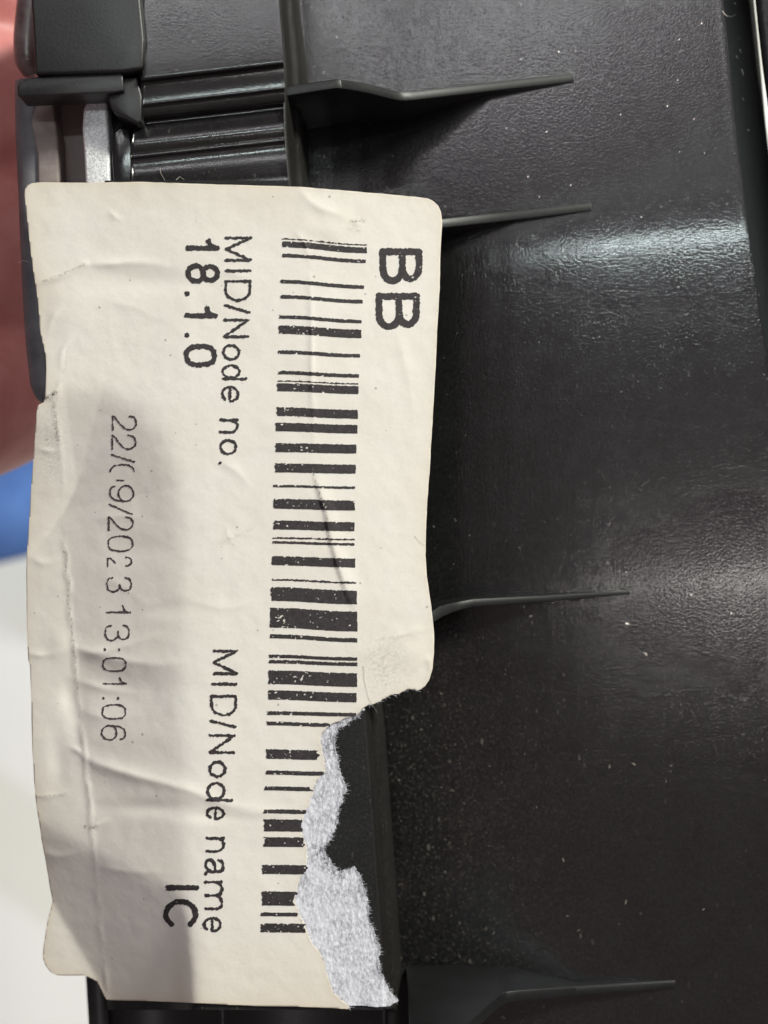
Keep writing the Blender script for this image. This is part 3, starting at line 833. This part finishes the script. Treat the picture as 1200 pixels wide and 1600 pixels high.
# stroke lettering
def ell(cx, cy, rx, ry, a0=0, a1=360, n=26):
    return [(cx + rx * math.cos(R(a0 + (a1 - a0) * k / n)), cy + ry * math.sin(R(a0 + (a1 - a0) * k / n))) for k in range(n + 1)]
def sup(cx, cy, rx, ry, p=2.7, n=36, a0=0, a1=360):
    o = []
    for k in range(n + 1):
        a = R(a0 + (a1 - a0) * k / n); c, s = math.cos(a), math.sin(a)
        o.append((cx + rx * math.copysign(abs(c) ** (2 / p), c), cy + ry * math.copysign(abs(s) ** (2 / p), s)))
    return o
CM = lambda pts: [tuple(p) for p in catmull(pts, 6)]
G = {   # strokes in a unit box: u along the reading direction, v up
    'M': [[(0, 0), (0, 1)], [(0, 1), (.5, 0), (1, 1)], [(1, 1), (1, 0)]],
    'I': [[(.5, 0), (.5, 1)]],
    'D': [[(0, 0), (0, 1), (.45, 1)], ell(.45, .5, .55, .5, 90, -90), [(.45, 0), (0, 0)]],
    '/': [[(0, 0), (1, 1)]],
    'N': [[(0, 0), (0, 1)], [(0, 1), (1, 0)], [(1, 0), (1, 1)]],
    'o': [ell(.5, .5, .5, .5)],
    'd': [ell(.46, .35, .46, .35), [(1, 0), (1, 1)]],
    'e': [[(0.02, .5), (1, .5)], ell(.5, .5, .5, .5, 0, 318)],
    'n': [[(0, 0), (0, 1)], CM([(0, .62), (.22, .92), (.55, 1), (.88, .86), (1, .55), (1, 0)])],
    'm': [[(0, 0), (0, 1)], CM([(0, .65), (.12, .93), (.3, 1), (.46, .88), (.5, .6), (.5, 0)]), CM([(.5, .65), (.62, .93), (.8, 1), (.96, .88), (1, .6), (1, 0)])],
    'a': [CM([(.08, .74), (.22, .95), (.5, 1), (.78, .93), (.86, .7), (.86, .2), (.9, .04), (1, 0)]), CM([(.86, .58), (.55, .52), (.2, .44), (0, .24), (.12, .04), (.4, 0), (.7, .1), (.86, .34)])],
    '.': [[(.2, .5), (.8, .5)]],
    ':': [[(.35, .04), (.65, .04)], [(.35, .70), (.65, .70)]],
    '1': [[(.82, 0), (.82, 1)], CM([(.82, .97), (.66, .82), (.40, .74), (.1, .70)])],
    '8': [ell(.5, .745, .44, .255), ell(.5, .265, .5, .265)],
    '0': [sup(.5, .5, .5, .5)],
    '2': [CM([(0, .70), (.08, .90), (.35, 1), (.72, .98), (.98, .78), (.9, .52), (.55, .30), (.15, .12), (0, 0)]), [(0, 0), (1, 0)]],
    '3': [CM([(0, .76), (.12, .94), (.45, 1), (.82, .94), (.92, .74), (.78, .57), (.42, .53)]), CM([(.42, .53), (.8, .50), (1, .28), (.86, .06), (.45, 0), (.12, .06), (0, .26)])],
    '9': [ell(.5, .68, .5, .32), CM([(1, .68), (.97, .36), (.78, .08), (.42, 0), (.12, .06), (.04, .2)])],
    '6': [ell(.5, .32, .5, .32), CM([(0, .32), (.03, .64), (.22, .92), (.58, 1), (.88, .94), (.96, .8)])],
    'C': [ell(.52, .5, .52, .5, 38, 322)],
    'B': [[(0, 0), (0, 1), (.55, 1)], ell(.55, .77, .38, .23, 90, -90, 14), [(0, .54), (.6, .54)], ell(.58, .27, .42, .27, 90, -90, 14), [(.6, 0), (0, 0)]],
}
def text(name, glyphs, width, rough, seed, skips=(), cell=0.8, voids=0.0, label=None):
    """glyphs: (char, start, end down the sticker, baseline x, top x)"""
    AV = []; AF = []; off = 0
    for ch, y0, y1, x0, x1 in glyphs:
        wd = width
        hw = wd / 2
        ya, yb_ = y0 + hw, y1 - hw; xa, xb = x0 + hw, x1 - hw
        if ch in 'I.': ya, yb_ = (y0 + y1) / 2 - 0.01, (y0 + y1) / 2 + 0.01
        if ch == '.':
            xa = xb = (x0 + x1) / 2; hw = (y1 - y0) / 2; ya -= 0.5; yb_ += 0.5
        st = []
        for s in G[ch]:
            st.append([(xa + (xb - xa) * v, ya + (yb_ - ya) * u) for u, v in s])
        if ch in 'M': st[1] = [(xa + (xb - xa) * v, ya + (yb_ - ya) * u) for u, v in G['M'][1]]
        def f(X, Y):
            d = np.full(X.shape, 1e9)
            for s in st:
                q, _ = seg_dist(X, Y, s); d = np.minimum(d, q)
            h = hw * (1.45 if ch == ':' else 1.0)
            r = h - d + rough * (vnoise(X, Y, 2.4, 2.4, seed) - 0.5) * 2 + rough * 0.4 * (vnoise(X, Y, 6, 6, seed + 1) - 0.5) * 2
            if voids:
                v = vnoise(X, Y, 2.2, 1.8, seed + 2)
                r = np.minimum(r, (1 - voids - v * (0.85 + 0.3 * vnoise(X, Y, 14, 14, seed + 3))) * 8)
            for (ax, ay, bx, by) in skips:
                r = np.where((X > ax) & (X < bx) & (Y > ay) & (Y < by), -1.0, r)
            return r
        V2, F2 = march(f, min(x0, x1) - 3, max(x0, x1) + 3, y0 - 3, y1 + 3, cell)
        AV.append(V2); AF += [[i + off for i in q] for q in F2]; off += len(V2)
    props = {'label': label} if label else {}
    ink_sheet(name, np.concatenate(AV), AF, **props)

text('printed_initials', [('B', 388, 444, 593, 660), ('B', 457.5, 515.5, 587, 656)], 10.8, 1.05, 61, cell=1.0, voids=0.05, label='bold BB printed at the top right')
text('printed_number', [('1', 371, 394.5, 289, 344), ('8', 411, 443.5, 290, 344), ('.', 455, 463, 289, 297), ('1', 477, 500, 288, 341), ('.', 519.5, 526.5, 288, 296), ('0', 537.5, 574, 287, 339)], 8.2, 1.15, 71, cell=0.9, voids=0.04, label='bold 18.1.0')
text('printed_heading', [('M', 369.5, 409, 351, 394), ('I', 421, 425.5, 350, 393), ('D', 437.5, 471.5, 350.5, 392.5), ('/', 475, 490, 349.5, 391), ('N', 498, 528.5, 348, 390), ('o', 537.5, 563.5, 347, 376), ('d', 568.5, 594, 346, 387), ('e', 602.5, 629, 345, 374),
      ('n', 654, 677.5, 343, 373), ('o', 685.5, 711.5, 342, 371), ('.', 721, 725.5, 341, 345.5)], 4.5, 1.2, 81, label='MID/Node no.')
text('printed_heading', [('M', 1015, 1055, 332, 372.5), ('I', 1066.5, 1071.5, 331, 371), ('D', 1085.5, 1119.5, 328, 371), ('/', 1124, 1138, 327, 369), ('N', 1147, 1178, 326, 368), ('o', 1188, 1215.5, 325.5, 354), ('d', 1221.5, 1252.5, 322, 364), ('e', 1260, 1281.5, 321.5, 352),
      ('n', 1307.5, 1332.5, 321, 352), ('a', 1340.5, 1367.5, 319.5, 351), ('m', 1376, 1422.5, 318.5, 349), ('e', 1432.5, 1457, 316.5, 347)], 4.7, 1.2, 91, label='MID/Node name')
text('printed_timestamp', [('2', 649, 673, 175, 214), ('2', 679, 703.5, 174, 213), ('/', 709, 723, 172.5, 211.5), ('0', 725, 752, 171, 211), ('9', 757.5, 784.5, 170.5, 210), ('/', 787, 805, 169.5, 208), ('2', 806.5, 829.5, 168.5, 208.5), ('0', 836.5, 862.5, 168, 208.5), ('2', 869, 886, 167, 207),
      ('3', 901, 926, 166, 206), ('1', 943, 961, 165, 204), ('3', 976, 1002, 163, 203), (':', 1012.5, 1017, 161, 198), ('0', 1026.5, 1050, 159.5, 198), ('1', 1057, 1072, 160, 199.5), (':', 1089, 1093.5, 159, 196), ('0', 1100, 1124.5, 158.5, 197.5), ('6', 1132.5, 1157.5, 157.5, 197)],
     2.7, 0.9, 101, skips=[(165, 737.5, 184, 748), (194, 737.5, 215, 753), (165, 746, 182, 754), (184, 737.5, 194, 748.5), (181, 868, 196, 888), (165, 869, 181, 871.5)], cell=0.7, label='22/09/2023 13:01:06 in thin print, two digits half missing')
text('printed_code', [('I', 1382.5, 1391.5, 257.5, 311.5), ('C', 1404.5, 1451, 255, 310)], 8.4, 0.9, 111, cell=0.9, voids=0.04, label='bold IC')

# ---------------------------------------------------------------- lint and fibres on the plastic
items = []
def curl(pts, z, r): items.append(([(x, y, z(x, y) if callable(z) else z) for x, y in pts], r))
pz = lambda x, y: float(panel_h(x, y)) + 2
curl([(250, 263), (251, 270), (255, 277), (258, 283)], -10, 0.5)
curl([(275, 281), (281, 276), (288, 281)], -8, 0.45)
curl([(1129, 17), (1132, 22), (1137, 26)], -100, 0.9)
curl([(1137, 25), (1143, 26), (1150, 22)], -180, 0.6)
curl([(1156, 77), (1158, 82)], -200, 0.8); curl([(1150, 87), (1153, 91)], -200, 0.8); curl([(1159, 108), (1161, 114), (1162, 118)], -200, 1.0)
curl([(1147, 4), (1150, 7)], -170, 0.8); curl([(1161, 153), (1162, 157)], -200, 0.8); curl([(1169, 202), (1170, 205)], -200, 1.0); curl([(1185, 460), (1187, 462)], -200, 0.8)
curl([(568, 1040), (570, 1065), (576, 1090), (583, 1103), (590, 1114)], lambda x, y: float(label_h(np.array([x]), np.array([y]))[0]) + 1.4, 0.32)
curl([(648, 837), (656, 846), (664, 853)], lambda x, y: float(label_h(np.array([x]), np.array([y]))[0]) + 1.4, 0.3)
curl([(28, 411), (36, 407), (47, 409)], -60, 0.45)
for cx, cy in ((828, 963), (978, 974), (1010, 1024), (880, 1346), (902, 1455), (907, 1461), (888, 1431), (977, 1413), (1098, 1422), (703, 1235), (622, 1218), (625, 1500), (715, 1508), (662, 1395), (770, 1460), (992, 1196), (1047, 1197), (788, 1592), (952, 1200), (660, 1140), (690, 1085)):
    a = rnd.uniform(0, 6.28); L = rnd.uniform(3, 7)
    curl([(cx, cy), (cx + L * .5 * math.cos(a) + 1, cy + L * .5 * math.sin(a) - 1), (cx + L * math.cos(a), cy + L * math.sin(a))], pz, rnd.uniform(0.3, 0.6))
for _ in range(150):
    y = rnd.uniform(1090, 1545) if rnd.random() < .7 else rnd.uniform(500, 1545); x = float(edge_x(y)) + 30 + abs(rnd.gauss(0, 75))
    if x < 690 and y < 1085: x += 110
    a = rnd.uniform(0, 6.28); L = rnd.uniform(0.6, 2.4)
    curl([(x, y), (x + L * math.cos(a), y + L * math.sin(a))], pz, rnd.uniform(0.2, 0.42))
for _ in range(60):
    x = rnd.uniform(490, 1150); y = rnd.uniform(0, 1000)
    if x < 700 and y > 280: x += 220
    a = rnd.uniform(0, 6.28); L = rnd.uniform(0.6, 2.0)
    curl([(x, y), (x + L * math.cos(a), y + L * math.sin(a))], pz, rnd.uniform(0.25, 0.5))
hairs('lint', items, M_lint, housing, kind='stuff')

# ---------------------------------------------------------------- hand gripping the housing from behind
def skin_body(name, chains, mat, **props):
    """chains: lists of (point or index, radius); a point given as an int reuses an earlier vertex"""
    V = []; E = []; Rr = []
    for ch in chains:
        prev = None
        for p, r in ch:
            if isinstance(p, int): cur = p
            else:
                V.append(P(*p)); Rr.append(r); cur = len(V) - 1
            if prev is not None: E.append((prev, cur))
            prev = cur
    me = bpy.data.meshes.new(name); me.from_pydata(V, E, []); me.update()
    o = obj(name, me, mat, None, **props)
    m = o.modifiers.new('skin', 'SKIN'); m.use_smooth_shade = True
    for i, sv in enumerate(me.skin_vertices[0].data):
        sv.radius = (Rr[i] * S, Rr[i] * S); sv.use_root = (i == 0)
    s = o.modifiers.new('sub', 'SUBSURF'); s.levels = 3; s.render_levels = 3
    rm = o.modifiers.new('remesh', 'REMESH'); rm.mode = 'VOXEL'; rm.voxel_size = 11 * S; rm.use_smooth_shade = True
    sm = o.modifiers.new('smooth', 'SMOOTH'); sm.factor = 0.6; sm.iterations = 14
    return o
ZH = -430
hand = skin_body('hand', [
    [((-1150, 420, ZH - 40), 250), ((-820, 400, ZH - 20), 280), ((-600, 390, ZH), 260)],                                  # wrist, palm   0..2
    [(2, 0), ((-430, 60, ZH), 190), ((-250, -15, ZH + 15), 196), ((-60, -22, ZH), 194), ((60, -20, ZH - 60), 172), ((150, -20, ZH - 170), 115)],      # index
    [(2, 0), ((-420, 240, ZH), 200), ((-240, 185, ZH + 20), 205), ((-55, 165, ZH + 5), 196), ((55, 170, ZH - 60), 172), ((150, 190, ZH - 180), 120)],
    [(2, 0), ((-425, 440, ZH), 195), ((-245, 405, ZH + 20), 205), ((-60, 390, ZH + 5), 198), ((60, 390, ZH - 60), 172), ((150, 405, ZH - 180), 118)],
    [(2, 0), ((-440, 640, ZH), 185), ((-260, 645, ZH + 20), 190), ((-90, 632, ZH + 8), 182), ((20, 606, ZH - 50), 160), ((110, 590, ZH - 160), 110)],
    [(1, 0), ((-760, 40, ZH + 120), 165), ((-620, -190, ZH + 220), 135), ((-430, -330, ZH + 260), 118), ((-270, -400, ZH + 250), 92)],              # thumb
], M_skin, label='bare reddish hand whose fingers curl behind the left side of the housing, out of focus', category='hand')

# ---------------------------------------------------------------- blue cloth and the white table
V = []; F = []; n1, n2_ = 60, 50
for j in range(n2_):
    for i in range(n1):
        u = i / (n1 - 1); v = j / (n2_ - 1)
        x = -900 + u * 1020; 
        ytop = 600 + (1 - u) * 60; ybot = 893 - 30 * u + (1 - u) * 60 + 10 * math.sin(u * 17)
        y = ytop + (ybot - ytop) * v
        z = -2100 + 60 * math.sin(math.pi * v) ** 0.6 + 14 * math.sin(u * 22 + v * 5) + 10 * math.sin(v * 13 + u * 4) - 60 * max(0, u - .9) * 10 * 0.6
        V.append(P(x, y, z))
for j in range(n2_ - 1):
    for i in range(n1 - 1):
        a = j * n1 + i; F.append((a + n1, a + n1 + 1, a + 1, a))
cloth = obj('blue_cloth', mesh('blue_cloth', V, F), M_blue, None, label='royal blue cloth just below the fingers at the left, out of focus', category='cloth')
m = cloth.modifiers.new('thickness', 'SOLIDIFY'); m.thickness = 14 * S; m.offset = -1

tz = -2600
V = [(-0.9, -0.7, tz * S), (0.6, -0.7, tz * S), (0.6, 0.7, tz * S), (-0.9, 0.7, tz * S)]
V += [(x, y, z - 0.03) for x, y, z in V]
F = [(0, 1, 2, 3), (7, 6, 5, 4), (0, 4, 5, 1), (1, 5, 6, 2), (2, 6, 7, 3), (3, 7, 4, 0)]
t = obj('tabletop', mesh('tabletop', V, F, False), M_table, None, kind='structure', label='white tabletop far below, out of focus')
